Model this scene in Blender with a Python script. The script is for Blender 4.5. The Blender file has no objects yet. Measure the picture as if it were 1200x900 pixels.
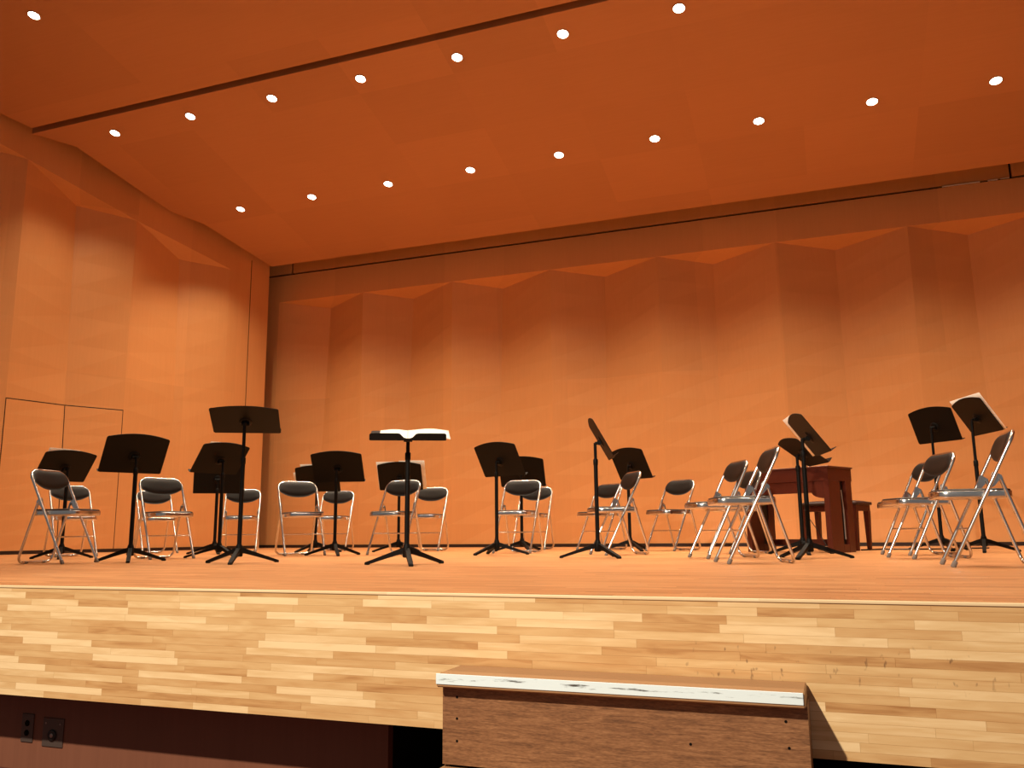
import bpy, math, random
from mathutils import Vector, Matrix
random.seed(7)
scene = bpy.context.scene
COL = scene.collection
R = math.radians

# ------------------------------------------------------------------ materials
def new_mat(name):
    m = bpy.data.materials.new(name); m.use_nodes = True
    nt = m.node_tree
    return m, nt, nt.nodes, nt.links, nt.nodes['Principled BSDF']

def simple(name, col, rough=.5, metal=0., spec=.5, noise=0., nscale=40.):
    m, nt, N, Lk, b = new_mat(name)
    b.inputs['Base Color'].default_value = (*col, 1)
    b.inputs['Roughness'].default_value = rough
    b.inputs['Metallic'].default_value = metal
    b.inputs['Specular IOR Level'].default_value = spec
    if noise:
        tc = N.new('ShaderNodeTexCoord'); nz = N.new('ShaderNodeTexNoise')
        nz.inputs['Scale'].default_value = nscale; nz.inputs['Detail'].default_value = 4
        Lk.new(tc.outputs['Object'], nz.inputs['Vector'])
        mx = N.new('ShaderNodeMix'); mx.data_type = 'RGBA'
        mx.inputs[6].default_value = (*[c*(1-noise) for c in col], 1)
        mx.inputs[7].default_value = (*[min(1, c*(1+noise)) for c in col], 1)
        Lk.new(nz.outputs['Fac'], mx.inputs[0]); Lk.new(mx.outputs[2], b.inputs['Base Color'])
        bp = N.new('ShaderNodeBump'); bp.inputs['Strength'].default_value = .08
        bp.inputs['Distance'].default_value = .002
        Lk.new(nz.outputs['Fac'], bp.inputs['Height']); Lk.new(bp.outputs['Normal'], b.inputs['Normal'])
    return m

def math_node(N, Lk, op, a, b=None):
    n = N.new('ShaderNodeMath'); n.operation = op
    for i, v in enumerate((a, b)):
        if v is None: continue
        if isinstance(v, (int, float)): n.inputs[i].default_value = v
        else: Lk.new(v, n.inputs[i])
    return n.outputs[0]

def veneer(name, c0, c1, along, panel=(1.0, 2.4), rough=.45, pvar=.06):
    """smooth wood veneer: fine grain drawn out along one axis, sheets of slightly different tone"""
    m, nt, N, Lk, b = new_mat(name)
    tc = N.new('ShaderNodeTexCoord')
    mp = N.new('ShaderNodeMapping')
    s = {'Z': (14, 14, .7), 'X': (.7, 14, 14), 'Y': (14, .7, 14)}[along]
    mp.inputs['Scale'].default_value = s
    Lk.new(tc.outputs['Object'], mp.inputs['Vector'])
    nz = N.new('ShaderNodeTexNoise'); nz.inputs['Scale'].default_value = 3; nz.inputs['Detail'].default_value = 6
    nz.inputs['Roughness'].default_value = .6
    Lk.new(mp.outputs[0], nz.inputs['Vector'])
    big = N.new('ShaderNodeTexNoise'); big.inputs['Scale'].default_value = .9; big.inputs['Detail'].default_value = 3
    Lk.new(tc.outputs['Object'], big.inputs['Vector'])
    # sheet tone
    sx = N.new('ShaderNodeSeparateXYZ'); Lk.new(tc.outputs['Object'], sx.inputs[0])
    u = math_node(N, Lk, 'ADD', sx.outputs['X'], math_node(N, Lk, 'MULTIPLY', sx.outputs['Y'], 0.0 if along != 'Z' else .9))
    v = sx.outputs['Z'] if along == 'Z' else sx.outputs['Y']
    iu = math_node(N, Lk, 'FLOOR', math_node(N, Lk, 'DIVIDE', u, panel[0]))
    iv = math_node(N, Lk, 'FLOOR', math_node(N, Lk, 'DIVIDE', v, panel[1]))
    cx = N.new('ShaderNodeCombineXYZ'); Lk.new(iu, cx.inputs[0]); Lk.new(iv, cx.inputs[1])
    wn = N.new('ShaderNodeTexWhiteNoise'); wn.noise_dimensions = '3D'; Lk.new(cx.outputs[0], wn.inputs['Vector'])
    f = math_node(N, Lk, 'ADD', math_node(N, Lk, 'MULTIPLY', nz.outputs['Fac'], .55), math_node(N, Lk, 'MULTIPLY', big.outputs['Fac'], .45))
    mx = N.new('ShaderNodeMix'); mx.data_type = 'RGBA'
    mx.inputs[6].default_value = (*c0, 1); mx.inputs[7].default_value = (*c1, 1)
    Lk.new(f, mx.inputs[0])
    hs = N.new('ShaderNodeHueSaturation')
    val = math_node(N, Lk, 'ADD', math_node(N, Lk, 'MULTIPLY', wn.outputs['Value'], 2*pvar), 1-pvar)
    Lk.new(val, hs.inputs['Value']); Lk.new(mx.outputs[2], hs.inputs['Color'])
    Lk.new(hs.outputs[0], b.inputs['Base Color'])
    b.inputs['Roughness'].default_value = rough
    b.inputs['Specular IOR Level'].default_value = .35
    return m

def strips(name, ramp, w, length, vert, rough, spec, gap=True, scuff=False, smooth_var=.0):
    """strip parquet: rows of short staggered wood strips along X; rows stacked along Z (vert) or Y"""
    m, nt, N, Lk, b = new_mat(name)
    tc = N.new('ShaderNodeTexCoord'); sx = N.new('ShaderNodeSeparateXYZ'); Lk.new(tc.outputs['Object'], sx.inputs[0])
    X = sx.outputs['X']; V = sx.outputs['Z'] if vert else sx.outputs['Y']
    vr = math_node(N, Lk, 'DIVIDE', V, w); row = math_node(N, Lk, 'FLOOR', vr)
    w1 = N.new('ShaderNodeTexWhiteNoise'); w1.noise_dimensions = '1D'; Lk.new(row, w1.inputs['W'])
    ll = math_node(N, Lk, 'MULTIPLY', math_node(N, Lk, 'ADD', math_node(N, Lk, 'MULTIPLY', w1.outputs['Value'], .7), .65), length)
    uu = math_node(N, Lk, 'ADD', math_node(N, Lk, 'DIVIDE', X, ll), math_node(N, Lk, 'MULTIPLY', w1.outputs['Value'], 37.7))
    idx = math_node(N, Lk, 'FLOOR', uu)
    cx = N.new('ShaderNodeCombineXYZ'); Lk.new(row, cx.inputs[0]); Lk.new(idx, cx.inputs[1])
    w2 = N.new('ShaderNodeTexWhiteNoise'); w2.noise_dimensions = '3D'; Lk.new(cx.outputs[0], w2.inputs['Vector'])
    # grain, different in every strip
    mp = N.new('ShaderNodeMapping'); mp.inputs['Scale'].default_value = (3.2, 30, 30)
    Lk.new(tc.outputs['Object'], mp.inputs['Vector'])
    va = N.new('ShaderNodeVectorMath'); va.operation = 'MULTIPLY_ADD'
    Lk.new(w2.outputs['Color'], va.inputs[0]); va.inputs[1].default_value = (19, 19, 19); Lk.new(mp.outputs[0], va.inputs[2])
    nz = N.new('ShaderNodeTexNoise'); nz.inputs['Scale'].default_value = 1.6; nz.inputs['Detail'].default_value = 5
    nz.inputs['Distortion'].default_value = .6
    Lk.new(va.outputs[0], nz.inputs['Vector'])
    f = math_node(N, Lk, 'ADD', math_node(N, Lk, 'MULTIPLY', w2.outputs['Value'], .64),
                  math_node(N, Lk, 'MULTIPLY', math_node(N, Lk, 'SUBTRACT', nz.outputs['Fac'], .24), .68))
    cr = N.new('ShaderNodeValToRGB'); e = cr.color_ramp.elements
    e[0].position = ramp[0][0]; e[0].color = (*ramp[0][1], 1)
    e[1].position = ramp[-1][0]; e[1].color = (*ramp[-1][1], 1)
    for p, c in ramp[1:-1]:
        q = cr.color_ramp.elements.new(p); q.color = (*c, 1)
    Lk.new(f, cr.inputs[0]); out = cr.outputs[0]
    if gap:
        fr = math_node(N, Lk, 'FRACT', vr); d = math_node(N, Lk, 'MINIMUM', fr, math_node(N, Lk, 'SUBTRACT', 1.0, fr))
        fu = math_node(N, Lk, 'FRACT', uu); du = math_node(N, Lk, 'MULTIPLY', math_node(N, Lk, 'MINIMUM', fu, math_node(N, Lk, 'SUBTRACT', 1.0, fu)), length/w)
        g = math_node(N, Lk, 'LESS_THAN', math_node(N, Lk, 'MINIMUM', d, du), .022)
        gm = N.new('ShaderNodeMix'); gm.data_type = 'RGBA'; gm.blend_type = 'MULTIPLY'
        Lk.new(math_node(N, Lk, 'MULTIPLY', g, .6), gm.inputs[0]); Lk.new(out, gm.inputs[6]); gm.inputs[7].default_value = (.5, .36, .22, 1)
        out = gm.outputs[2]
    if scuff:   # shoe scuffs on the stage front beside the steps
        sn = N.new('ShaderNodeTexNoise'); sn.inputs['Scale'].default_value = 26; sn.inputs['Detail'].default_value = 2
        smp = N.new('ShaderNodeMapping'); smp.inputs['Scale'].default_value = (1.6, 1, .8); smp.inputs['Rotation'].default_value = (0, .5, 0)
        Lk.new(tc.outputs['Object'], smp.inputs['Vector']); Lk.new(smp.outputs[0], sn.inputs['Vector'])
        hit = N.new('ShaderNodeMapRange'); hit.inputs['From Min'].default_value = .645; hit.inputs['From Max'].default_value = .72
        Lk.new(sn.outputs['Fac'], hit.inputs['Value'])
        def band(val, c, h):
            t = math_node(N, Lk, 'ABSOLUTE', math_node(N, Lk, 'SUBTRACT', val, c))
            r = N.new('ShaderNodeMapRange'); r.inputs['From Min'].default_value = h; r.inputs['From Max'].default_value = h*.55
            Lk.new(t, r.inputs['Value']); return r.outputs[0]
        mask = math_node(N, Lk, 'MULTIPLY', band(X, .0, .62), band(V, -.205, .075))
        k = math_node(N, Lk, 'MULTIPLY', math_node(N, Lk, 'MULTIPLY', hit.outputs[0], mask), .75)
        gm = N.new('ShaderNodeMix'); gm.data_type = 'RGBA'
        Lk.new(k, gm.inputs[0]); Lk.new(out, gm.inputs[6]); gm.inputs[7].default_value = (.12, .06, .03, 1)
        out = gm.outputs[2]
    Lk.new(out, b.inputs['Base Color'])
    b.inputs['Roughness'].default_value = rough; b.inputs['Specular IOR Level'].default_value = spec
    return m

M = {}
M['wall'] = veneer('wall_veneer', (.63, .278, .094), (.745, .345, .125), 'Z')
M['ceiling'] = veneer('ceiling_veneer', (.52, .238, .100), (.62, .295, .130), 'X', (1.23, .9), .5, .05)
M['floor'] = strips('stage_floor_strips', [(.1, (.40, .165, .060)), (.45, (.53, .235, .092)), (.9, (.63, .31, .13))], .045, .5, False, .40, .3, True)
M['apron'] = strips('stage_front_strips', [(.04, (.40, .18, .062)), (.22, (.58, .315, .125)), (.5, (.70, .44, .20)), (.82, (.86, .61, .33))], .0285, .42, True, .38, .4, True, True)
M['edge'] = strips('stage_edge_strip', [(.1, (.72, .50, .27)), (.9, (.86, .66, .40))], .5, 1.8, True, .35, .5, False)
M['dark'] = simple('dark_gap', (.006, .004, .003), .9, 0, .1)
M['voiddark'] = simple('dark_void_board', (.035, .018, .009), .8, 0, .2)  # shade of the void above the panels put into the colour; joint too
M['base'] = simple('dark_baseboard', (.022, .009, .005), .5, 0, .4)
M['kick'] = veneer('red_brown_kick_panel', (.16, .055, .03), (.26, .10, .055), 'Z', (.9, 3), .5, .08)
M['hall'] = simple('hall_floor_carpet', (.10, .03, .02), .95, 0, .1, .3, 120)
M['chrome'] = simple('chrome_tube', (.66, .64, .62), .2, 1.0)
M['vinyl'] = simple('dark_brown_vinyl', (.009, .0056, .0042), .5, 0, .25, .25, 90)
M['seatv'] = simple('dark_seat_vinyl', (.020, .012, .009), .4, 0, .4, .25, 90)
M['rubber'] = simple('grey_rubber', (.20, .165, .14), .7, 0, .3)
M['black'] = simple('black_powder_coat', (.0030, .0026, .0024), .55, 0, .16, .25, 200)
M['paper'] = simple('sheet_paper', (.86, .83, .76), .8, 0, .2)
M['piano'] = veneer('red_brown_piano_wood', (.055, .0085, .0035), (.10, .0165, .006), 'X', (3, 3), .35, .02)
M['pianoshade'] = simple('piano_gap_shade', (.012, .007, .006), .5)
M['steelgrey'] = simple('pedal_grey_metal', (.38, .35, .33), .35, .8)
M['bench'] = simple('bench_vinyl', (.035, .012, .009), .5, 0, .4, .2, 80)
M['cable'] = simple('black_cable', (.012, .009, .008), .5)
M['plate'] = simple('brown_steel_plate', (.12, .085, .07), .45, .5)
M['tread'] = veneer('tread_ply', (.30, .15, .065), (.44, .235, .11), 'X', (4, 4), .45, .02)
M['leak_light'] = simple('painted_light_leak', (.80, .66, .58), .4)  # pale colour painting light that leaks through the wall joint

def ply():
    m, nt, N, Lk, b = new_mat('riser_plywood')
    tc = N.new('ShaderNodeTexCoord'); mp = N.new('ShaderNodeMapping'); mp.inputs['Scale'].default_value = (5, 5, 55)
    Lk.new(tc.outputs['Object'], mp.inputs['Vector'])
    nz = N.new('ShaderNodeTexNoise'); nz.inputs['Scale'].default_value = 1.5; nz.inputs['Detail'].default_value = 8; nz.inputs['Distortion'].default_value = 1.4
    nz.inputs['Roughness'].default_value = .65
    Lk.new(mp.outputs[0], nz.inputs['Vector'])
    fine = N.new('ShaderNodeTexNoise'); fine.inputs['Scale'].default_value = 6; fine.inputs['Detail'].default_value = 4
    mp2 = N.new('ShaderNodeMapping'); mp2.inputs['Scale'].default_value = (10, 10, 60); Lk.new(tc.outputs['Object'], mp2.inputs['Vector']); Lk.new(mp2.outputs[0], fine.inputs['Vector'])
    f = math_node(N, Lk, 'ADD', math_node(N, Lk, 'MULTIPLY', nz.outputs['Fac'], .65), math_node(N, Lk, 'MULTIPLY', fine.outputs['Fac'], .35))
    cr = N.new('ShaderNodeValToRGB'); e = cr.color_ramp.elements
    e[0].position = .3; e[0].color = (.07, .026, .009, 1); e[1].position = .72; e[1].color = (.42, .20, .085, 1)
    q = e.new(.5); q.color = (.23, .095, .036, 1)
    Lk.new(f, cr.inputs[0]); Lk.new(cr.outputs[0], b.inputs['Base Color'])
    b.inputs['Roughness'].default_value = .55
    return m
M['ply'] = ply()

def worn_white():
    m, nt, N, Lk, b = new_mat('worn_white_paint')
    tc = N.new('ShaderNodeTexCoord'); mp = N.new('ShaderNodeMapping'); mp.inputs['Scale'].default_value = (5, 20, 55)
    Lk.new(tc.outputs['Object'], mp.inputs['Vector'])
    nz = N.new('ShaderNodeTexNoise'); nz.inputs['Scale'].default_value = 1.5; nz.inputs['Detail'].default_value = 7; nz.inputs['Roughness'].default_value = .7
    Lk.new(mp.outputs[0], nz.inputs['Vector'])
    sx = N.new('ShaderNodeSeparateXYZ'); Lk.new(tc.outputs['Object'], sx.inputs[0])
    # wear sits along the middle of the strip
    t = math_node(N, Lk, 'ABSOLUTE', math_node(N, Lk, 'SUBTRACT', sx.outputs['Z'], -.268))
    t = math_node(N, Lk, 'MULTIPLY', t, 11.)
    f = math_node(N, Lk, 'SUBTRACT', nz.outputs['Fac'], t)
    cr = N.new('ShaderNodeValToRGB'); e = cr.color_ramp.elements
    e[0].position = .50; e[0].color = (.76, .85, .86, 1); e[1].position = .60; e[1].color = (.07, .06, .05, 1)
    Lk.new(f, cr.inputs[0]); Lk.new(cr.outputs[0], b.inputs['Base Color']); b.inputs['Roughness'].default_value = .5
    return m
M['white'] = worn_white()

def emit(name, col, s):
    m, nt, N, Lk, b = new_mat(name)
    b.inputs['Base Color'].default_value = (.9, .9, .9, 1)
    b.inputs['Emission Color'].default_value = (*col, 1); b.inputs['Emission Strength'].default_value = s
    return m
M['lamp'] = emit('lit_lamp', (1, .92, .74), 14)
M['lamptrim'] = simple('bronze_trim', (.42, .20, .08), .4, .6)
M['reflector'] = simple('lamp_reflector', (.9, .82, .7), .25, .9)

# ------------------------------------------------------------------ mesh helpers
class MB:
    def __init__(s): s.v = []; s.f = []; s.sm = []
    def add(s, vs, fs, smooth=False, T=None):
        o = len(s.v)
        s.v += [tuple(T @ Vector(p)) if T else tuple(p) for p in vs]
        s.f += [tuple(i+o for i in f) for f in fs]; s.sm += [smooth]*len(fs)
        return s
    def box(s, x0, x1, y0, y1, z0, z1, T=None):
        v = [(x, y, z) for z in (z0, z1) for y in (y0, y1) for x in (x0, x1)]
        return s.add(v, [(0, 2, 3, 1), (4, 5, 7, 6), (0, 1, 5, 4), (2, 6, 7, 3), (0, 4, 6, 2), (1, 3, 7, 5)], False, T)
    def bbox(s, x0, x1, y0, y1, z0, z1, b=.004, T=None):
        """box with chamfered edges"""
        vs = []; fs = []
        xs = (x0, x1); ys = (y0, y1); zs = (z0, z1); idx = {}
        for i in (0, 1):
            for j in (0, 1):
                for k in (0, 1):
                    sx, sy, sz = (1-2*i), (1-2*j), (1-2*k)
                    for a in range(3):
                        p = [xs[i]+sx*b, ys[j]+sy*b, zs[k]+sz*b]
                        p[a] = (xs[i], ys[j], zs[k])[a]
                        idx[i, j, k, a] = len(vs); vs.append(p)
        g = lambda i, j, k, a: idx[i, j, k, a]
        for i in (0, 1):
            f = [g(i, 0, 0, 0), g(i, 1, 0, 0), g(i, 1, 1, 0), g(i, 0, 1, 0)]; fs.append(f if i else f[::-1])
            f = [g(0, i, 0, 1), g(0, i, 1, 1), g(1, i, 1, 1), g(1, i, 0, 1)]; fs.append(f if i else f[::-1])
            f = [g(0, 0, i, 2), g(1, 0, i, 2), g(1, 1, i, 2), g(0, 1, i, 2)]; fs.append(f if i else f[::-1])
        for i in (0, 1):
            for j in (0, 1):
                fs.append([g(i, j, 0, 0), g(i, j, 1, 0), g(i, j, 1, 1), g(i, j, 0, 1)])
                fs.append([g(i, 0, j, 0), g(i, 1, j, 0), g(i, 1, j, 2), g(i, 0, j, 2)])
                fs.append([g(0, i, j, 1), g(1, i, j, 1), g(1, i, j, 2), g(0, i, j, 2)])
                for k in (0, 1): fs.append([g(i, j, k, 0), g(i, j, k, 1), g(i, j, k, 2)])
        return s.add(vs, fs, False, T)
    def tube(s, pts, r, n=10, T=None, cap=True):
        pts = [Vector(p) for p in pts]; rr = r if isinstance(r, (list, tuple)) else [r]*len(pts)
        vs = []; fs = []; up = None
        for i, p in enumerate(pts):
            d = (pts[min(i+1, len(pts)-1)]-pts[max(i-1, 0)]).normalized()
            if up is None:
                up = Vector((0, 0, 1)) if abs(d.z) < .9 else Vector((1, 0, 0))
            a = (up - d*up.dot(d)).normalized(); b = d.cross(a); up = a
            for k in range(n):
                t = 2*math.pi*k/n
                vs.append(p + (a*math.cos(t)+b*math.sin(t))*rr[i])
        for i in range(len(pts)-1):
            for k in range(n):
                k2 = (k+1) % n
                fs.append((i*n+k, i*n+k2, (i+1)*n+k2, (i+1)*n+k))
        s.add(vs, fs, True, T)
        if cap:
            s.add([vs[k] for k in range(n)], [tuple(range(n-1, -1, -1))], False, T)
            s.add([vs[(len(pts)-1)*n+k] for k in range(n)], [tuple(range(n))], False, T)
        return s
    def prism(s, outline, t0, t1, T=None, smooth=False):
        """outline in local XZ, thickness along Y from t0 to t1"""
        n = len(outline)
        vs = [(x, t0, z) for x, z in outline]+[(x, t1, z) for x, z in outline]
        fs = [tuple(range(n)), tuple(range(2*n-1, n-1, -1))]
        s.add(vs, fs, False, T)
        s.add(vs, [(i, n+i, n+(i+1) % n, (i+1) % n) for i in range(n)], smooth, T)
        return s
    def build(s, name, mat, parent=None, mats=None):
        me = bpy.data.meshes.new(name); me.from_pydata(s.v, [], s.f)
        import bmesh
        bm = bmesh.new(); bm.from_mesh(me); bmesh.ops.recalc_face_normals(bm, faces=bm.faces); bm.to_mesh(me); bm.free()
        me.polygons.foreach_set('use_smooth', s.sm); me.materials.append(mat); me.update()
        o = bpy.data.objects.new(name, me); COL.objects.link(o)
        if parent: o.parent = parent
        return o

def roundpath(pts, rad, n=6):
    pts = [Vector(p) for p in pts]; out = [pts[0]]
    for i in range(1, len(pts)-1):
        a, b, c = pts[i-1], pts[i], pts[i+1]
        u = (a-b).normalized(); w = (c-b).normalized(); r = rad[i-1] if isinstance(rad, (list, tuple)) else rad
        ang = u.angle(w); d = r/math.tan(ang/2)
        p0, p1 = b+u*d, b+w*d
        ctr = b+(u+w).normalized()*(r/math.sin(ang/2))
        for k in range(n+1):
            t = k/n
            q = (p0.lerp(p1, t)-ctr).normalized()*r+ctr
            out.append(q)
    out.append(pts[-1]); return out

def empty(name, loc=(0, 0, 0), rz=0):
    o = bpy.data.objects.new(name, None); COL.objects.link(o)
    o.empty_display_size = .1
    o.location = loc; o.rotation_euler = (0, 0, rz); return o

def tag(o, label=None, cat=None, group=None, kind=None):
    if label: o['label'] = label
    if cat: o['category'] = cat
    if group: o['group'] = group
    if kind: o['kind'] = kind
    return o

def copy_tree(o, parent=None):
    c = o.copy(); COL.objects.link(c); c.parent = parent
    for k in ('label', 'category', 'group'):
        if parent is None and k in c: del c[k]
    for ch in list(o.children): copy_tree(ch, c)
    return c

# ------------------------------------------------------------------ camera (seat in the hall, eye a little above the stage floor)
cam = bpy.data.cameras.new('camera'); co = bpy.data.objects.new('camera', cam); COL.objects.link(co)
cam.sensor_width = 36; cam.lens = 36*989.8/1200; cam.clip_start = .05; cam.clip_end = 100
rt = Vector((.936324, .351007, -.009576)); upv = Vector((.069117, -.157498, .985098)); fw = Vector((-.344268, .923032, .17173))
mw = Matrix((rt, upv, -fw)).transposed().to_4x4(); mw.translation = (0, 0, .2254)
co.matrix_world = mw
scene.camera = co
H0 = .2254

# ------------------------------------------------------------------ the setting
YB, YF = 11.6, 2.955         # back wall, stage front edge
ZH = -.875                    # hall floor
def WL(Y): return -8.44-.33*(11.2-Y)       # run of the left wall

def structure(o): o['kind'] = 'structure'; return o
def solid(o, t, off=-1):
    md = o.modifiers.new('thickness', 'SOLIDIFY'); md.thickness = t; md.offset = off; return o

structure(MB().box(-13.5, 11, YF+.012, 12.6, -.06, 0).build('floor', M['floor']))
structure(MB().box(-13.5, 11, YF, YF+.03, -.483, -.012).build('trim_1', M['apron']))
structure(MB().bbox(-13.5, 11, YF-.004, YF+.012, -.012, .0, .0025).build('trim_2', M['edge']))
structure(MB().box(-13.5, 11, YF+.03, 3.30, -.483, -.46).build('trim_3', M['kick']))          # underside of the overhang
structure(MB().box(-13.5, -1.742, 3.20, 3.24, ZH, -.483).build('wall_front', M['kick']))
structure(MB().box(-1.742, 11, 3.9, 3.94, ZH, -.483).box(-1.742, -1.74, 3.24, 3.9, ZH, -.483).build('wall_front', M['dark']))  # near-black sheets paint the shade inside the opening by the steps
structure(MB().box(-13.5, 11, -6, 4.0, ZH-.05, ZH).build('floor', M['hall']))

def facet_wall(peaks, vals, zlow, ztop_fascia, name, first, last):
    """peaks: (x,y,z) at the lower edge of the fascia; vals: valley corner below each soffit; folds die out at the floor"""
    mb = MB(); n = 12
    def line(bot, top): return [Vector(bot).lerp(Vector(top), k/n) for k in range(n+1)]
    def patch(a, b):
        vs = a+b; fs = [(k, n+1+k, n+2+k, k+1) for k in range(n)]; mb.add(vs, fs)
    for i in range(len(peaks)-1):
        p, q, v = Vector(peaks[i]), Vector(peaks[i+1]), Vector(vals[i])
        base = Vector((p.x, p.y, zlow)).lerp(Vector((q.x, q.y, zlow)), .5)
        tt = ((v-p).xy.dot((q-p).xy))/((q-p).xy.length_squared)
        base = Vector((p.x, p.y, zlow)).lerp(Vector((q.x, q.y, zlow)), tt)
        lp = line((p.x, p.y, zlow), p); lv = line(base, v); lq = line((q.x, q.y, zlow), q)
        patch(lp, lv); patch(lv, lq)
        mb.add([p, q, v], [(0, 1, 2)])
        mb.add([p, q, Vector((q.x, q.y, ztop_fascia(q))), Vector((p.x, p.y, ztop_fascia(p)))], [(0, 1, 2, 3)])
    for a, b in (first, last):
        a, b = Vector(a), Vector(b)
        mb.add([(a.x, a.y, zlow), (b.x, b.y, zlow), (b.x, b.y, ztop_fascia(b)), (a.x, a.y, ztop_fascia(a))], [(0, 1, 2, 3)])
    return mb

# back wall -----------------------------------------------------------
ZP = 4.077
bpx = [-8.52, -6.90, -5.31, -3.70, -2.09, -.476, 1.17, 2.79, 4.40]
bpk = [(x, YB, ZP) for x in bpx]
bvx = [-7.66, -6.11, -4.56, -2.93, -1.34, .285, 1.89, 3.52]
bvl = [(x, YB+.26, ZP-.128) for x in bvx]
o = facet_wall(bpk, bvl, 0, lambda p: 4.535, 'wall_back', ((-9.6, YB, ZP), bpk[0]), (bpk[-1], (7.2, YB, ZP))).build('wall_back', M['wall'])
structure(o)
# wall above the joint, with its own upright joints
mb = MB(); xs = [-9.6, -8.28, 2.40, 7.2]
for a, b in zip(xs[:-1], xs[1:]): mb.box(a+.014, b-.014, YB+.01, YB+.05, 4.565, 6.3)
structure(mb.build('wall_back', M['wall']))
structure(MB().box(-9.7, 7.3, YB+.30, YB+.34, 0, 6.4).build('wall_back', M['dark']))
structure(MB().box(-9.5, 7.0, YB-.012, YB, 0, .045).build('baseboard_back', M['base']))
structure(MB().box(1.62, 2.05, YB-.012, YB+.004, 4.540, 4.552).box(2.14, 2.25, YB-.012, YB+.004, 4.540, 4.552).box(2.28, 2.38, YB-.012, YB+.004, 4.545, 4.552).build('light_leak_strip', M['leak_light']))  # pale strips added as light leaking at the joint

# left wall -----------------------------------------------------------
def zpl(Y): return 4.909-.289*(Y-7.595)+H0 if Y < 9.03 else 4.495-.24*(Y-9.028)+H0
lpy = [3.20, 4.66, 6.13, 7.595, 9.028, 10.51]
lpk = [(WL(y), y, zpl(y)) for y in lpy]
lvl = []
for (p, q) in zip(lpk[:-1], lpk[1:]):
    m_ = (Vector(p)+Vector(q))/2
    lvl.append((m_.x-.95*.25, m_.y+.313*.25, m_.z-.15))
lvl[3] = (-1.147*8.40, 8.40, .5429*8.40+H0)
lvl[4] = (-.923*9.83, 9.83, .4213*9.83+H0)
def left_top(p): return zpl(p.y)+.9
E_ = (WL(11.2), 11.2, zpl(11.2))
mb = facet_wall(lpk, lvl, 0, left_top, 'wall_left', ((WL(2.9), 2.9, zpl(2.9)), lpk[0]), (lpk[-1], E_))
o = structure(mb.build('wall_left', M['wall']))
# thickness of the shell's rear end
t = Vector((-.95, .313, 0))*.06
structure(MB().add([(E_[0], E_[1], 0), (E_[0]+t.x, E_[1]+t.y, 0), (E_[0]+t.x, E_[1]+t.y, 5.0), (E_[0], E_[1], 5.0)], [(0, 1, 2, 3)]).build('trim_5', M['wall']))
# upright joint in the last flat panel, baseboard
def along(y, out=0., z=0.): return Vector((WL(y)+.95*out, y-.313*out, z))
mb = MB()
mb.add([along(10.868, .002, .045), along(10.877, .002, .045), along(10.877, .002, 4.6), along(10.868, .002, 4.6)], [(0, 1, 2, 3)])
structure(solid(mb.build('trim_6', M['voiddark']), .002))
mb = MB()
vs = [along(2.9, .010), along(11.2, .010), along(11.2, 0), along(2.9, 0)]
mb.add([v for v in vs]+[v+Vector((0, 0, .045)) for v in vs], [(0, 1, 2, 3), (4, 5, 6, 7), (0, 1, 5, 4), (1, 2, 6, 5), (2, 3, 7, 6), (3, 0, 4, 7)])
structure(mb.build('baseboard_left', M['base']))
structure(MB().box(-14.2, -14.1, 2.9, 12.6, 0, 7).build('wall_left', M['dark']))
# flush double door set in the fold between two ridges
P1, P2, V1 = Vector(lpk[3]), Vector(lpk[4]), Vector(lvl[3])
tt = ((V1-P1).xy.dot((P2-P1).xy))/((P2-P1).xy.length_squared)
Vb = Vector((P1.x, P1.y, 0)).lerp(Vector((P2.x, P2.y, 0)), tt)
def ridge(P, z): return Vector((P.x, P.y, z))
def valley(z): return Vb.lerp(V1, z/V1.z)
nrm = Vector((.95, -.313, 0))
def leaf(A, B, z0, z1, ia, ib, off, th, n=10):
    """slab that follows the slightly twisted facet between two upright lines"""
    vs = []; fs = []
    for k in range(n+1):
        z = z0+(z1-z0)*k/n; p, q = A(z), B(z); p2 = p.lerp(q, ia); q2 = p.lerp(q, 1-ib)
        vs += [p2+nrm*off, q2+nrm*off, q2-nrm*(th-off), p2-nrm*(th-off)]
    for k in range(n):
        for i in range(4): fs.append((4*k+i, 4*k+(i+1) % 4, 4*k+4+(i+1) % 4, 4*k+4+i))
    fs += [(0, 1, 2, 3), (4*n, 4*n+1, 4*n+2, 4*n+3)]
    return vs, fs
door = empty('door_1', tuple(Vb)); structure(door)
def inv(mb_):
    o_ = mb_; o_.matrix_parent_inverse = Matrix.Translation(-Vector(Vb)); return o_
mb = MB(); mb.add(*leaf(lambda z: ridge(P1, z), valley, .035, 1.945, .0, .0, .003, .02)); mb.add(*leaf(valley, lambda z: ridge(P2, z), .035, 1.945, .0, .0, .003, .02))
inv(mb.build('door_frame', M['base'], door))
inv(MB().add(*leaf(lambda z: ridge(P1, z), valley, .045, 1.932, .012, .008, .0065, .02)).build('door_leaf', M['wall'], door))
inv(MB().add(*leaf(valley, lambda z: ridge(P2, z), .045, 1.932, .008, .014, .0065, .02)).build('door_leaf', M['wall'], door))

# right wall (mirror of the left, outside the frame) ------------------
XC = -1.29
o = facet_wall([(2*XC-p[0], p[1], p[2]) for p in lpk], [(2*XC-p[0], p[1], p[2]) for p in lvl], 0, left_top, 'wall_right',
               ((2*XC-WL(2.9), 2.9, zpl(2.9)), (2*XC-lpk[0][0], lpk[0][1], lpk[0][2])), ((2*XC-lpk[-1][0], lpk[-1][1], lpk[-1][2]), (2*XC-E_[0], E_[1], E_[2]))).build('wall_right', M['wall'])
structure(o)

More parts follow.
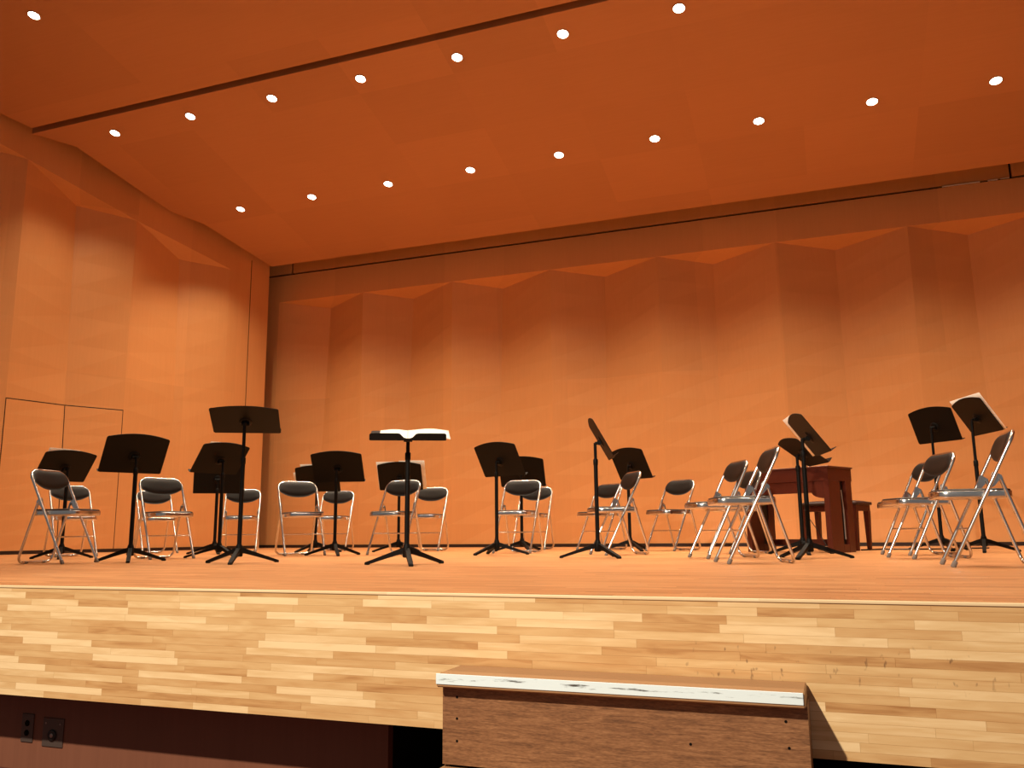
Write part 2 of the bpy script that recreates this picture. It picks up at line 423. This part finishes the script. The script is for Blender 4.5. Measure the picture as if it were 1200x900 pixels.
# ceiling -------------------------------------------------------------
def zc(Y): return 7.295-.2656*Y+H0                      # rear panel, sloping down to the back
def zf(Y): return 5.273+.2*(7.49-Y)+H0                  # front panel
left_edge = [(-9.62, 7.61), (-9.23, 7.972), (-8.985, 9.494), (-8.69, 9.873), (-8.37, 11.15)]
right_edge = [(2*XC-x, y) for x, y in left_edge[::-1]]
def slab(outline, zfun, th, name):
    n = len(outline)
    vs = [(x, y, zfun(y)) for x, y in outline]+[(x, y, zfun(y)+th) for x, y in outline]
    fs = [tuple(range(n)), tuple(range(n, 2*n))]+[(i, (i+1) % n, n+(i+1) % n, n+i) for i in range(n)]
    return structure(MB().add(vs, fs).build(name, M['ceiling']))
slab(left_edge+right_edge, zc, .14, 'ceiling')
fl = [(-9.49, 7.49), (-9.64, 7.136), (-9.92, 6.86), (-10.16, 5.34), (-10.45, 5.06), (-10.7, 3.6)]
slab(fl+[(2*XC-x, y) for x, y in fl[::-1]], zf, .05, 'ceiling')
structure(MB().box(-14, 11, 2.9, 12.6, 7.0, 7.05).build('ceiling', M['voiddark']))  # unseen dark lid added to keep world light out above the panels
# proscenium header closing the front of the shell
structure(MB().box(-14, 11, 3.45, 3.55, zf(3.5)+.02, 7.0).build('trim_7', M['voiddark']))

# ------------------------------------------------------------------ lamps in the ceiling
def make_lamp():
    root = empty('ceiling_downlight')
    mb = MB(); n = 24
    ring = []
    for r, z in ((.058, 0), (.068, -.002), (.068, -.005), (.060, -.008), (.058, -.007)): ring.append((r, z))
    vs = [(r*math.cos(2*math.pi*k/n), r*math.sin(2*math.pi*k/n), z) for r, z in ring for k in range(n)]
    m_ = len(ring)
    fs = [(i*n+k, i*n+(k+1) % n, ((i+1) % m_)*n+(k+1) % n, ((i+1) % m_)*n+k) for i in range(m_) for k in range(n)]
    mb.add(vs, fs, True).build('trim_ring', M['lamptrim'], root)
    mb = MB()
    vs = [(0, 0, -.009)]+[(r*math.cos(2*math.pi*k/n), r*math.sin(2*math.pi*k/n), z) for r, z in ((.04, -.0085), (.0585, -.004)) for k in range(n)]
    fs = [(0, 1+k, 1+(k+1) % n) for k in range(n)]+[(1+k, 1+n+k, 1+n+(k+1) % n, 1+(k+1) % n) for k in range(n)]
    mb.add(vs, fs, True).build('lamp_glass', M['lamp'], root)
    return root
lamp0 = make_lamp(); first = [True]
ORD = ['first', 'second', 'third', 'fourth', 'fifth', 'sixth', 'seventh', 'eighth', 'ninth', 'tenth']
SPOT_W, SPOT_DEG, SPOT_BLEND = 190, 108, .9
LCOL = (1, .83, .60)
def beam(x, y, z, k=1.):
    L = bpy.data.lights.new('downlight_beam', 'SPOT'); L.energy = SPOT_W*k; L.color = LCOL
    L.spot_size = R(SPOT_DEG); L.spot_blend = SPOT_BLEND; L.shadow_soft_size = .06
    o_ = bpy.data.objects.new('downlight_beam', L); COL.objects.link(o_); o_.location = (x, y, z-.03)
def put_lamp(x, y, zfun, slope, label, group):
    o_ = lamp0 if first[0] else copy_tree(lamp0); first[0] = False
    o_.location = (x, y, zfun(y)+.001); o_.rotation_euler = (math.atan(slope), 0, 0)
    tag(o_, label, 'ceiling light', group)
for i in range(7):
    lab = ['leftmost round ceiling light of the row just behind the dark ceiling gap'] + [ORD[k]+' round ceiling light from the left, just behind the dark ceiling gap' for k in range(1, 7)]
    if i == 6: lab[6] = 'rightmost visible ceiling light behind the dark ceiling gap, at the top frame edge'
    put_lamp(-8.47+1.2287*i, 7.887, zc, -.2656, lab[i], 'ceiling lights behind the ceiling gap')
for i in range(9):
    lab = ['leftmost round ceiling light of the rear row, nearest the left rear corner'] + [ORD[k]+' round ceiling light from the left in the rear row over the back wall' for k in range(1, 9)]
    if i == 8: lab[8] = 'rightmost visible round ceiling light of the rear row over the back wall'
    put_lamp(-7.86+1.2287*i, 9.69, zc, -.2656, lab[i], 'ceiling lights of the rear row')
put_lamp(-7.74, 6.013, zf, -.2, 'lone round ceiling light in the front ceiling panel, top left corner', None)
for i in range(9): beam(-8.47+1.2287*i, 7.887, zc(7.887))
for i in range(10): beam(-7.86+1.2287*i, 9.69, zc(9.69), 1.42 if i < 7 else 1.2)
for i in range(9): beam(-7.74+1.2287*i, 6.013, zf(6.013))

# ------------------------------------------------------------------ folding chairs
TOPY, TOPZ, FTY = .175, .775, -.21
def ftub(z): return FTY+(TOPY-FTY)*z/TOPZ
def make_chair():
    root = empty('folding_chair')
    r = .0112; hw = .205
    path = roundpath([(-hw, FTY+.004, .012), (-hw, TOPY, TOPZ-r), (hw, TOPY, TOPZ-r), (hw, FTY+.004, .012)], .085, 8)
    fr = MB().tube(path, r, 12).build('front_frame', M['chrome'], root)
    for s in (-1, 1):
        mb = MB().tube([(s*hw, ftub(.0), 0), (s*hw, ftub(.004), .004), (s*hw, ftub(.03), .03), (s*hw, ftub(.034), .034)], [.012, .0145, .0145, .012], 12)
        mb.build('foot_cap', M['rubber'], fr)
    hy = .078
    path = roundpath([(-.186, hy, .50), (-.192, .225, .0125), (.192, .225, .0125), (.186, hy, .50)], .055, 7)
    rf = MB().tube(path, r*.95, 12).build('rear_frame', M['chrome'], root)
    for s in (-1, 1):
        mb = MB().tube([(s*.10-.018, .2255, .0115), (s*.10+.018, .2255, .0115)], .0116, 10); mb.build('foot_cap', M['rubber'], rf)
    # seat: rounded vinyl pad in a chrome rim
    def rrect(x, y0, y1, rf_, rb, n=6):
        pts = []
        for cx, cy, rr, a0 in ((x-rb, y1-rb, rb, 0), (-x+rb, y1-rb, rb, 90), (-x+rf_, y0+rf_, rf_, 180), (x-rf_, y0+rf_, rf_, 270)):
            for k in range(n+1):
                a = R(a0+90*k/n); pts.append((cx+rr*math.cos(a), cy+rr*math.sin(a)))
        return pts
    def loft(rings, smooth=True, caps=True):
        mb = MB(); n = len(rings[0]); vs = [p for q in rings for p in q]
        fs = [(i*n+k, i*n+(k+1) % n, (i+1)*n+(k+1) % n, (i+1)*n+k) for i in range(len(rings)-1) for k in range(n)]
        mb.add(vs, fs, smooth)
        if caps:
            mb.add(rings[0], [tuple(range(n))], smooth); mb.add(rings[-1], [tuple(range(n))], smooth)
        return mb
    def ring(ins, z): return [(x, y, z) for x, y in rrect(.182-ins, -.262+ins, .138-ins, .075-ins*.8, .04-ins*.5)]
    loft([ring(.006, .387), ring(.001, .390), ring(0, .395), ring(0, .423), ring(.002, .427), ring(.010, .429)], True).build('seat_rim', M['chrome'], root)
    loft([ring(.008, .424), ring(.005, .431), ring(.008, .436), ring(.02, .440), ring(.06, .443), ring(.11, .444)], True).build('seat', M['seatv'], root)
    # backrest pad, bowed to the rear between the tubes
    d = Vector((0, (TOPY-FTY), TOPZ)).normalized(); nr = Vector((0, -d.z, d.y))      # along the frame / toward the sitter
    nu, nv = 22, 9; vs = []; fs = []
    top = Vector((0, TOPY, TOPZ-.010))
    def edge(u):
        a = abs(u); t_ = .0 if a < .6 else .075*(1-math.sqrt(max(0, 1-((a-.6)/.4)**2)))
        b_ = .172-.058*a**2.6 if a < .92 else .172-.058*a**2.6-.012*((a-.92)/.08)**2
        return t_, b_
    for side in (1, -1):
        for i in range(nu+1):
            u = -1+2*i/nu; t_, b_ = edge(u)
            for j in range(nv+1):
                w = j/nv; e = (1-(2*w-1)**4)*(1-u**8)
                p = top-d*(t_+(b_-t_)*w)+Vector((u*.206, 0, 0))
                p = p+nr*(side*.017*e+.010)-nr*(.030*(1-u*u))*(.15+.85*w)
                vs.append(p)
    n1 = (nu+1)*(nv+1)
    for i in range(nu):
        for j in range(nv):
            a = i*(nv+1)+j; fs.append((a, a+1, a+nv+2, a+nv+1)); fs.append((n1+a, n1+a+nv+1, n1+a+nv+2, n1+a+1))
    rim = [i*(nv+1) for i in range(nu+1)]+[nu*(nv+1)+j for j in range(1, nv+1)]+[i*(nv+1)+nv for i in range(nu-1, -1, -1)]+[j for j in range(nv-1, 0, -1)]
    for a, b in zip(rim, rim[1:]+rim[:1]): fs.append((a, b, n1+b, n1+a))
    MB().add(vs, fs, True).build('backrest', M['vinyl'], root)
    # stretcher between the front legs, hinge plates, seat link bars
    y = ftub(.215); MB().tube([(-.2, y, .215), (.2, y, .215)], .0062, 8).build('stretcher', M['chrome'], root)
    for s in (-1, 1):
        mb = MB(); x0, x1 = sorted((s*.1935, s*.1900))
        prof = [(.018, .455), (.038, .528), (.052, .535), (.086, .512), (.092, .492), (.072, .484), (.044, .452), (.028, .445)]
        vs = [(x0, a, b) for a, b in prof]+[(x1, a, b) for a, b in prof]; n = len(prof)
        mb.add(vs, [tuple(range(n)), tuple(range(2*n-1, n-1, -1))]+[(i, (i+1) % n, n+(i+1) % n, n+i) for i in range(n)])
        mb.tube([(s*.180, hy, .498), (s*.198, hy, .498)], .009, 10)
        mb.tube([(s*.188, ftub(.408), .408), (s*.207, ftub(.408), .408)], .007, 10)
        mb.build('hinge_bracket', M['chrome'], root)
    return root
CH = [
 (-6.015, 5.357, 99.1, 'chrome folding chair nearest the left frame edge, seen from its side before the door'),
 (-7.76, 7.05, 66.5, 'chrome folding chair half hidden behind the leftmost chair and the music stand there'),
 (-5.977, 6.498, 65.7, 'folding chair right of the wide low music stand, front one of two overlapping chairs'),
 (-7.834, 8.365, 61.9, 'folding chair close behind another chair, right of the door, its back peeping out lower'),
 (-6.758, 8.611, 31.4, 'folding chair facing forward behind the tallest flat-tilted stand near the left wall corner'),
 (-5.201, 7.586, 50.9, 'folding chair just right of the wall corner, left of a pair of overlapping stands'),
 (-6.02, 9.54, 15.2, 'folding chair at the back wall, behind the pole of the stand right of the corner'),
 (-4.26, 7.915, -3.2, 'folding chair behind the pole of the stand that carries bright white sheets'),
 (-4.631, 9.427, 6.1, 'folding chair by the back wall, right of the stand with bright white sheets'),
 (-3.128, 8.54, -1.2, 'front one of two close folding chairs under the two stands at centre'),
 (-3.473, 10.02, .5, 'rear one of two close folding chairs at centre, mostly hidden by the front one'),
 (-2.55, 9.80, -28.7, 'folding chair low behind the pole of the stand seen edge-on'),
 (-1.887, 7.868, -54.6, 'folding chair turned left between the edge-on stand and the stand behind it'),
 (-1.644, 9.393, -33.3, 'folding chair standing clear by the back wall, left of the chair cluster at the keyboard'),
 (-.838, 7.037, -61.0, 'folding chair at the left of the three clustered before the brown keyboard instrument'),
 (-.522, 6.009, -71.0, 'nearest folding chair of the three before the brown keyboard instrument, side-on'),
 (-.836, 8.28, -55.4, 'folding chair hidden deep behind two others, left end of the brown keyboard instrument'),
 (.653, 7.875, -62.9, 'folding chair behind its overlapping neighbour, right of the bench'),
 (.645, 7.035, -68.8, 'front one of two overlapping folding chairs between bench and right frame edge'),
 (.821, 5.653, -88.1, 'large folding chair at the right frame edge, seen from the side'),
]
chair0 = make_chair()
for i, (x, y, a, lab) in enumerate(CH):
    o = chair0 if i == 0 else copy_tree(chair0)
    o.location = (x, y, 0); o.rotation_euler = (0, 0, R(a)); tag(o, lab, 'chair', 'folding chairs of the orchestra')

# ------------------------------------------------------------------ music stands
DW, DH = .53, .35
def desk_outline():
    pts = [(-DW/2+.012, -DH/2), (DW/2-.012, -DH/2), (DW/2, -DH/2+.012), (DW/2, DH/2-.028)]
    for k in range(5):
        a = R(90*k/4*.8); pts.append((DW/2-.022+.022*math.cos(a), DH/2-.022+.020*math.sin(a)))
    for k in range(1, 16):
        u = 1-2*k/16; pts.append((u*(DW/2-.022), DH/2-.002+.036*(1-u*u)))
    for k in range(4, -1, -1):
        a = R(90*k/4*.8); pts.append((-DW/2+.022-.022*math.cos(a), DH/2-.022+.020*math.sin(a)))
    pts += [(-DW/2, DH/2-.028), (-DW/2, -DH/2+.012)]
    return pts
def lip_outline():
    # upstand seen from the player's side, rounded ends and a dip at the centre
    h = .046; w = DW/2
    return [(-w, 0), (w, 0), (w, h-.012), (w-.004, h-.004), (w-.012, h), (.075, h), (.055, h-.004), (.03, .016), (.012, .010), (-.012, .010), (-.03, .016), (-.055, h-.004), (-.075, h), (-w+.012, h), (-w+.004, h-.004), (-w, h-.012)]
base_meshes = {}
def make_stand(x, y, yaw, zcen, tilt, legang, label):
    """yaw 0: player's side is +Y, the back of the desk shows toward -Y"""
    root = empty('music_stand', (x, y, 0), R(yaw)); K = M['black']
    la = R(legang-yaw)
    for k in range(3):
        a = la+k*2*math.pi/3
        T = Matrix.Rotation(a, 4, 'Z')
        mb = MB()
        prof = [(.012, .100, .013, .022), (.05, .092, .015, .019), (.16, .058, .0155, .014), (.285, .018, .0155, .011), (.318, .010, .012, .009)]
        vs = []; fs = []
        for rr, z, hw, hh in prof: vs += [(rr, -hw, z+hh), (rr, hw, z+hh), (rr, hw, z-hh), (rr, -hw, z-hh)]
        for i in range(len(prof)-1):
            for q in range(4): fs.append((i*4+q, i*4+(q+1) % 4, (i+1)*4+(q+1) % 4, (i+1)*4+q))
        fs += [(0, 1, 2, 3), (16, 17, 18, 19)]
        leg = mb.add(vs, fs, False, T).build('leg', K, root)
        MB().bbox(.290, .322, -.0155, .0155, 0, .018, .004, T).build('foot_cap', K, leg)
    zt = zcen-.03
    zs = min(.80, zt-.11)
    MB().tube([(0, 0, .05), (0, 0, .058), (0, 0, .118), (0, 0, .145)], [.022, .030, .028, .020], 14).build('hub', K, root)
    MB().tube([(0, 0, .06), (0, 0, zs)], .0175, 14).build('pole', K, root)
    MB().tube([(0, 0, zs-.03), (0, 0, zs-.025), (0, 0, zs+.018), (0, 0, zs+.026)], [.018, .0205, .0205, .014], 14).build('collar', K, root)
    MB().tube([(0, 0, zs), (0, 0, zt+.005)], .0132, 12).build('upper_pole', K, root)
    ctr = Vector((0, .05, zcen)); T = Matrix.Translation(ctr) @ Matrix.Rotation(R(tilt), 4, 'X')
    # local desk frame: x across, z up along the desk, +y toward the player
    mb = MB(); t_ = R(tilt)
    pin = T.inverted() @ Vector((0, 0, zt))
    mb.tube([(-.03, -.024, -.012), (.03, -.024, -.012)], .020, 14, T)
    mb.tube([(0, -.004, -.012), (0, -.008, -.012), (0, -.012, -.012)], [.052, .050, .03], 16, T)
    mb.tube([T @ Vector((0, -.024, -.012)), Vector((0, 0, zt))], .014, 10)
    mb.build('tilt_bracket', K, root)
    dk = MB().prism(desk_outline(), -.003, .002, T).build('desk', K, root)
    lp = MB(); L2 = T @ Matrix.Translation((0, .002, -DH/2+.002)) @ Matrix.Rotation(R(-90), 4, 'X')
    lp.prism(lip_outline(), -.0015, .0015, L2); lp.build('lip', K, dk)
    return root, Matrix.Translation((x, y, 0)) @ Matrix.Rotation(R(yaw), 4, 'Z') @ T

ST = {
 1: (-7.157, 6.400, 77.5, 0.905, 39.7, 75, 'black music stand behind the leftmost chair, paper peeping over its top'),
 2: (-5.600, 5.704, 63.8, .908, 32.8, 72, 'wide black music stand before the door edge, standing clear between two pairs of chairs'),
 3: (-5.651, 6.889, 73.4, .962, 40.3, 99, 'black music stand with slanting desk, left of the tall stand, paper edge above it'),
 4: (-6.693, 8.077, 41.0, .866, 14., 78, 'black music stand with low desk overlapped by the slanting desk, left of the tall stand'),
 5: (-4.350, 5.536, 30.9, 1.123, 63.3, 57, 'tall black music stand with nearly flat wide desk, by the left wall corner'),
 6: (-2.815, 5.4, 207.5, .905, 73., 63, 'black music stand with flat desk and lip facing us, carrying bright white sheets'),
 7: (-4.829, 9.050, 16.5, .880, 31.5, 108, 'small looking black music stand framed by wide pink-lit paper, at the back wall'),
 8: (-4.762, 7.558, 18.3, 0.892, 37.6, 69, 'black music stand right of the wall corner, front one of an overlapping pair'),
 9: (-5.862, 8.874, 23.9, 0.873, 36.9, 18, 'black music stand mostly hidden behind another, white paper at its left edge'),
 10: (-3.105, 7.855, -18.4, 0.925, 31.3, 9, 'black music stand at centre with tilted desk, front one of the centre pair'),
 11: (-3.316, 9.163, 7.7, 0.889, 28.5, 66, 'black music stand at centre, partly hidden behind the front desk and chair back'),
 12: (-1.852, 6.980, -72.0, .985, 29., 78, 'black music stand seen edge-on, its thin desk leaning to the left'),
 13: (-2.096, 9.281, -35.6, 0.944, 27.0, 66, 'black music stand behind the edge-on stand, its lip poking out right'),
 14: (-.178, 6.928, -77.2, .935, 36.1, 15, 'front black music stand before the brown keyboard instrument, paper along its left edge'),
 15: (-0.259, 7.993, -70.1, 0.895, 53.1, 40, 'black music stand half hidden behind the front one at the brown keyboard instrument'),
 16: (1.018, 9.640, -46.6, 1.255, 21.7, 70, 'left one of two tall black music stands by the right frame edge, no paper'),
 17: (1.263, 8.733, -71.6, 1.221, 32.4, 21, 'right one of two tall black music stands at right, paper showing behind desk'),
}
TS = {}
for k, v in ST.items():
    root, T = make_stand(*v); TS[k] = T
    tag(root, v[6], 'music stand', 'music stands of the orchestra')

# ------------------------------------------------------------------ sheet music on the stands (desk frame: x across, z up the desk)
def sheet(T, pages, label, curl=.012, name='sheet_music'):
    root = empty(name); root.matrix_world = T @ Matrix.Translation((0, .004, 0))
    for (x0, x1, z0, z1, rot_, off, hump) in pages:
        nu, nv = 12, 4; vs = []; fs = []
        Rm = Matrix.Rotation(R(rot_), 4, 'Y')
        for s in (0, 1):
            for i in range(nu+1):
                for j in range(nv+1):
                    u = i/nu; p = Vector((x0+(x1-x0)*u, off+.0016*s+hump*math.sin(math.pi*min(1, u*1.0))**1.3*(1-.3*u), z0+(z1-z0)*j/nv))
                    vs.append(Rm @ p)
        n1 = (nu+1)*(nv+1)
        for i in range(nu):
            for j in range(nv):
                a = i*(nv+1)+j; fs.append((a, a+1, a+nv+2, a+nv+1)); fs.append((n1+a, n1+a+nv+1, n1+a+nv+2, n1+a+1))
        rim = [i*(nv+1) for i in range(nu+1)]+[nu*(nv+1)+j for j in range(1, nv+1)]+[i*(nv+1)+nv for i in range(nu-1, -1, -1)]+[j for j in range(nv-1, 0, -1)]
        for a, b in zip(rim, rim[1:]+rim[:1]): fs.append((a, b, n1+b, n1+a))
        MB().add(vs, fs, True).build('page', M['paper'], root)
    return tag(root, label, 'sheet music', None)
B_ = -DH/2+.004
sheet(TS[1], [(-.25, .06, B_+.014, .21, 2, .001, .004)], 'sheet music peeping over the music stand behind the leftmost chair')
sheet(TS[3], [(-.20, .10, B_, .20, 0, .001, .004)], 'thin edge of sheet music above the slanting desk left of the tall stand')
sheet(TS[6], [(-.295, .0, B_+.004, .17, 0, .001, .016), (.0, .20, B_+.004, .165, 0, .001, .010)], 'bright white open score lying on the flat desk that faces us')
sheet(TS[7], [(-.275, .02, B_, .205, 0, .001, .004), (.0, .31, B_, .215, 0, .004, .004)], 'large pink-lit score sticking out around the small stand at the back wall')
sheet(TS[9], [(-.29, -.02, B_, .10, 0, .001, .003), (-.20, .08, B_, .215, 0, .004, .004)], 'white sheets at the left edge of the stand hidden right of the corner')
sheet(TS[14], [(-.385, -.08, -.165, .21, 0, .001, .004), (-.05, .23, B_, .165, 0, .002, .003)], 'pale score strip along the stand before the brown keyboard instrument')
sheet(TS[17], [(-.255, .02, B_, .215, 0, .001, .004), (.01, .30, B_, .215, 0, .002, .004)], 'score rising behind the desk of the rightmost tall stand')

# ------------------------------------------------------------------ brown keyboard instrument, its bench and cable
PH = R(-28); Wp, Dp, Hp = .90, .45, .80
pc = Vector((-.305, 8.81, 0))
pi = empty('keyboard_instrument', tuple(pc), PH)
tag(pi, 'small red-brown wooden keyboard instrument seen from its back, with panel legs', 'keyboard instrument')
x, d = Wp/2, Dp/2
MB().bbox(-x-.012, x+.012, -d-.012, d+.008, Hp-.016, Hp, .004).build('lid', M['piano'], pi)
MB().box(-x+.002, x-.002, -d, d, .665, Hp-.016).build('case', M['piano'], pi)
# lower rail with curved corner brackets
out = [(-x+.03, .665), (x-.03, .665), (x-.03, .50)]
for k in range(7):
    a = R(90*k/6); out.append((x-.03-.16*math.sin(a)*.9-.005, .50+.055*(1-math.cos(a))))
for k in range(6, -1, -1):
    a = R(90*k/6); out.append((-x+.03+.16*math.sin(a)*.9+.005, .50+.055*(1-math.cos(a))))
out.append((-x+.03, .50))
MB().prism(out, -d+.012, -d+.030).build('back_rail', M['piano'], pi)
for s in (-1, 1):
    x0, x1 = sorted((s*x, s*(x-.055)))
    e = empty('end_panel', (0, 0, 0)); e.parent = pi
    COL.objects.unlink(e); bpy.data.objects.remove(e)
    ep = MB().bbox(x0, x1, -d+.002, -.01, .0, .665, .003).build('end_panel', M['piano'], pi)
    MB().bbox(x0, x1, d-.13, d-.015, .0, .70, .003).build('front_post', M['piano'], ep)
    MB().bbox(x0, x1, -.01, d-.13, .0, .075, .003).build('foot_rail', M['piano'], ep)
    xi = s*(x-.034)
    a0, a1 = sorted((xi, xi-s*.012))
    MB().box(a0, a1, -.01, d-.13, .075, .665).build('gap_shade_board', M['pianoshade'], ep)  # black board paints the shade of the open recess between the posts
    MB().tube([(s*(x-.02), .035, .58), (s*(x-.018), .055, .40), (s*(x-.018), .058, .12)], .009, 8).build('stay_rod', M['steelgrey'], ep)
MB().bbox(-x+.06, x-.06, d-.10, d-.07, .06, .12, .004).build('stretcher', M['piano'], pi)
MB().tube([(.17, -d+.05, .56), (.165, -d+.06, .40), (.18, -d+.08, .33), (.26, -d+.10, .20), (.33, -d+.12, .05), (.36, -d+.12, .012)], .004, 6).build('hanging_cable', M['cable'], pi)

bc = Vector((.035, 9.45, 0))
be = empty('bench', tuple(bc), PH)
tag(be, 'dark padded bench with brown legs behind the brown keyboard instrument', 'bench')
def pad(x_, y_, z0, z1):
    mb = MB(); nu, nv = 14, 8; vs = []; fs = []
    for i in range(nu+1):
        for j in range(nv+1):
            u, v = -1+2*i/nu, -1+2*j/nv
            e = (1-u**6)*(1-v**6); vs.append((u*x_, v*y_, z0+(z1-z0)*(.55+.45*e)+.002*math.sin(u*9)*math.sin(v*6)*e))
    for i in range(nu):
        for j in range(nv): a = i*(nv+1)+j; fs.append((a, a+nv+1, a+nv+2, a+1))
    n1 = len(vs)
    rim = [i*(nv+1) for i in range(nu+1)]+[nu*(nv+1)+j for j in range(1, nv+1)]+[i*(nv+1)+nv for i in range(nu-1, -1, -1)]+[j for j in range(nv-1, 0, -1)]
    vs += [(vs[k][0], vs[k][1], z0) for k in rim]; m_ = len(rim)
    for a in range(m_): fs.append((rim[a], rim[(a+1) % m_], n1+(a+1) % m_, n1+a))
    fs.append(tuple(range(n1, n1+m_)))
    return mb.add(vs, fs, True)
pad(.31, .165, .455, .505).build('seat', M['bench'], be)
MB().bbox(-.295, .295, -.152, .152, .395, .456, .004).build('apron', M['piano'], be)
for sx in (-1, 1):
    for sy in (-1, 1):
        cx, cy = sx*.27, sy*.128
        mb = MB(); vs = []
        for z, h in ((0, .017), (.396, .026)):
            vs += [(cx-h, cy-h, z), (cx+h, cy-h, z), (cx+h, cy+h, z), (cx-h, cy+h, z)]
        mb.add(vs, [(0, 3, 2, 1), (4, 5, 6, 7), (0, 1, 5, 4), (1, 2, 6, 5), (2, 3, 7, 6), (3, 0, 4, 7)]).build('leg', M['piano'], be)
path = roundpath([(.25, 9.3, .008), (.45, 9.62, .008), (.75, 9.55, .008), (1.05, 9.72, .008), (1.5, 10.1, .008)], .12, 5)
tag(MB().tube(path, .007, 8).build('floor_cable', M['cable']), 'black cable lying on the stage floor right of the padded bench', 'cable')

# ------------------------------------------------------------------ steps against the stage front
SX0, SX1 = -1.312, -.113
st = empty('stage_steps', ((SX0+SX1)/2, 2.85, ZH))
tag(st, 'wooden step unit with worn white edge strip, standing against the stage front', 'steps')
def under(o_): o_.matrix_parent_inverse = Matrix.Translation(-Vector(st.location)); return o_
tr = under(MB().bbox(SX0, SX1, 2.747, YF-.006, -.299, -.255, .004).build('tread', M['tread'], st))
MB().bbox(SX0-.001, SX1-.004, 2.744, 2.7475, -.2885, -.2535, .001).build('white_edge_strip', M['white'], tr)['label'] = 'worn white painted edge strip'
rs = under(MB().box(SX0+.006, SX1+.004, 2.786, 2.804, -.555, -.299).build('riser', M['ply'], st))
mb = MB()
for px_, pz in ((SX0+.06, -.335), (SX0+.06, -.405), (SX0+.06, -.478), (SX1-.06, -.345), (SX1-.055, -.42), (-.46, -.43)):
    mb.tube([(px_, 2.7852, pz), (px_, 2.7862, pz)], .0045, 10)
mb.build('screw_holes', M['dark'], rs)
for s, xx in ((0, SX0+.006), (1, SX1-.014)):
    prof = [(2.804, -.299), (2.955-.006, -.299), (2.955-.006, ZH), (2.50, ZH), (2.50, -.609), (2.804, -.609)]
    mb = MB(); vs = [(xx, a, b) for a, b in prof]+[(xx+.018, a, b) for a, b in prof]; n = len(prof)
    mb.add(vs, [(0, 1, 2, 5), (5, 2, 3, 4), (n+5, n+2, n+1, n), (n+4, n+3, n+2, n+5)]+[(i, (i+1) % n, n+(i+1) % n, n+i) for i in range(n)])
    under(mb.build('side_panel', M['ply'], st))
lt = under(MB().bbox(SX0, SX1, 2.47, 2.804, -.609, -.565, .004).build('tread', M['tread'], st))
MB().bbox(SX0-.001, SX1-.004, 2.467, 2.4705, -.6, -.5635, .001).build('white_edge_strip', M['white'], lt)
under(MB().box(SX0+.02, SX1-.02, 2.49, 2.508, ZH, -.609).build('riser', M['ply'], st))

# ------------------------------------------------------------------ outlet plates on the panel below the stage
def plate(xc, zc_, w, h, kind, label):
    root = empty('outlet_plate', (xc, 3.2, zc_)); tag(root, label, 'outlet plate')
    MB().bbox(-w/2, w/2, -.006, -.0002, -h/2, h/2, .002).build('plate', M['plate'], root)
    if kind == 0:
        for z in (-.022, .022): MB().tube([(0, -.0059, z), (0, -.0085, z), (0, -.0088, z)], [.014, .014, .009], 14).build('socket', M['dark'], root)
    else:
        MB().tube([(0, -.0059, -.012), (0, -.012, -.012), (0, -.013, -.012)], [.026, .026, .02], 18).build('connector_ring', M['cable'], root)
        MB().tube([(0, -.0129, -.012), (0, -.0142, -.012)], [.010, .008], 14).build('connector_core', M['steelgrey'], root)
        for sx in (-1, 1): MB().tube([(sx*.045, -.0059, .04), (sx*.045, -.008, .04)], [.005, .004], 8).build('screw', M['steelgrey'], root)
plate(-3.70, -.685, .075, .13, 0, 'narrow brown plate with two round sockets on the panel under the stage')
plate(-3.535, -.695, .13, .13, 1, 'square brown plate with a round connector on the panel under the stage')

# ------------------------------------------------------------------ light
def house(loc, aim, power, deg, blend, size, col):
    L = bpy.data.lights.new('house_light', 'SPOT'); L.energy = power; L.color = col; L.spot_size = R(deg); L.spot_blend = blend; L.shadow_soft_size = size
    o_ = bpy.data.objects.new('house_light', L); COL.objects.link(o_); o_.location = loc
    o_.rotation_euler = (Vector(aim)-Vector(loc)).to_track_quat('-Z', 'Y').to_euler()
house((-2.55, -2.0, 4.7), (-.95, 2.6, -.6), 3000, 70, .45, .08, (1, .90, .74))

w = bpy.data.worlds.new('hall_dim'); scene.world = w; w.use_nodes = True
w.node_tree.nodes['Background'].inputs['Color'].default_value = (1, .95, .90, 1)
w.node_tree.nodes['Background'].inputs['Strength'].default_value = .17

vs_ = scene.view_settings
vs_.view_transform = 'Standard'; vs_.look = 'None'; vs_.gamma = 1; vs_.use_curve_mapping = False; vs_.exposure = 0
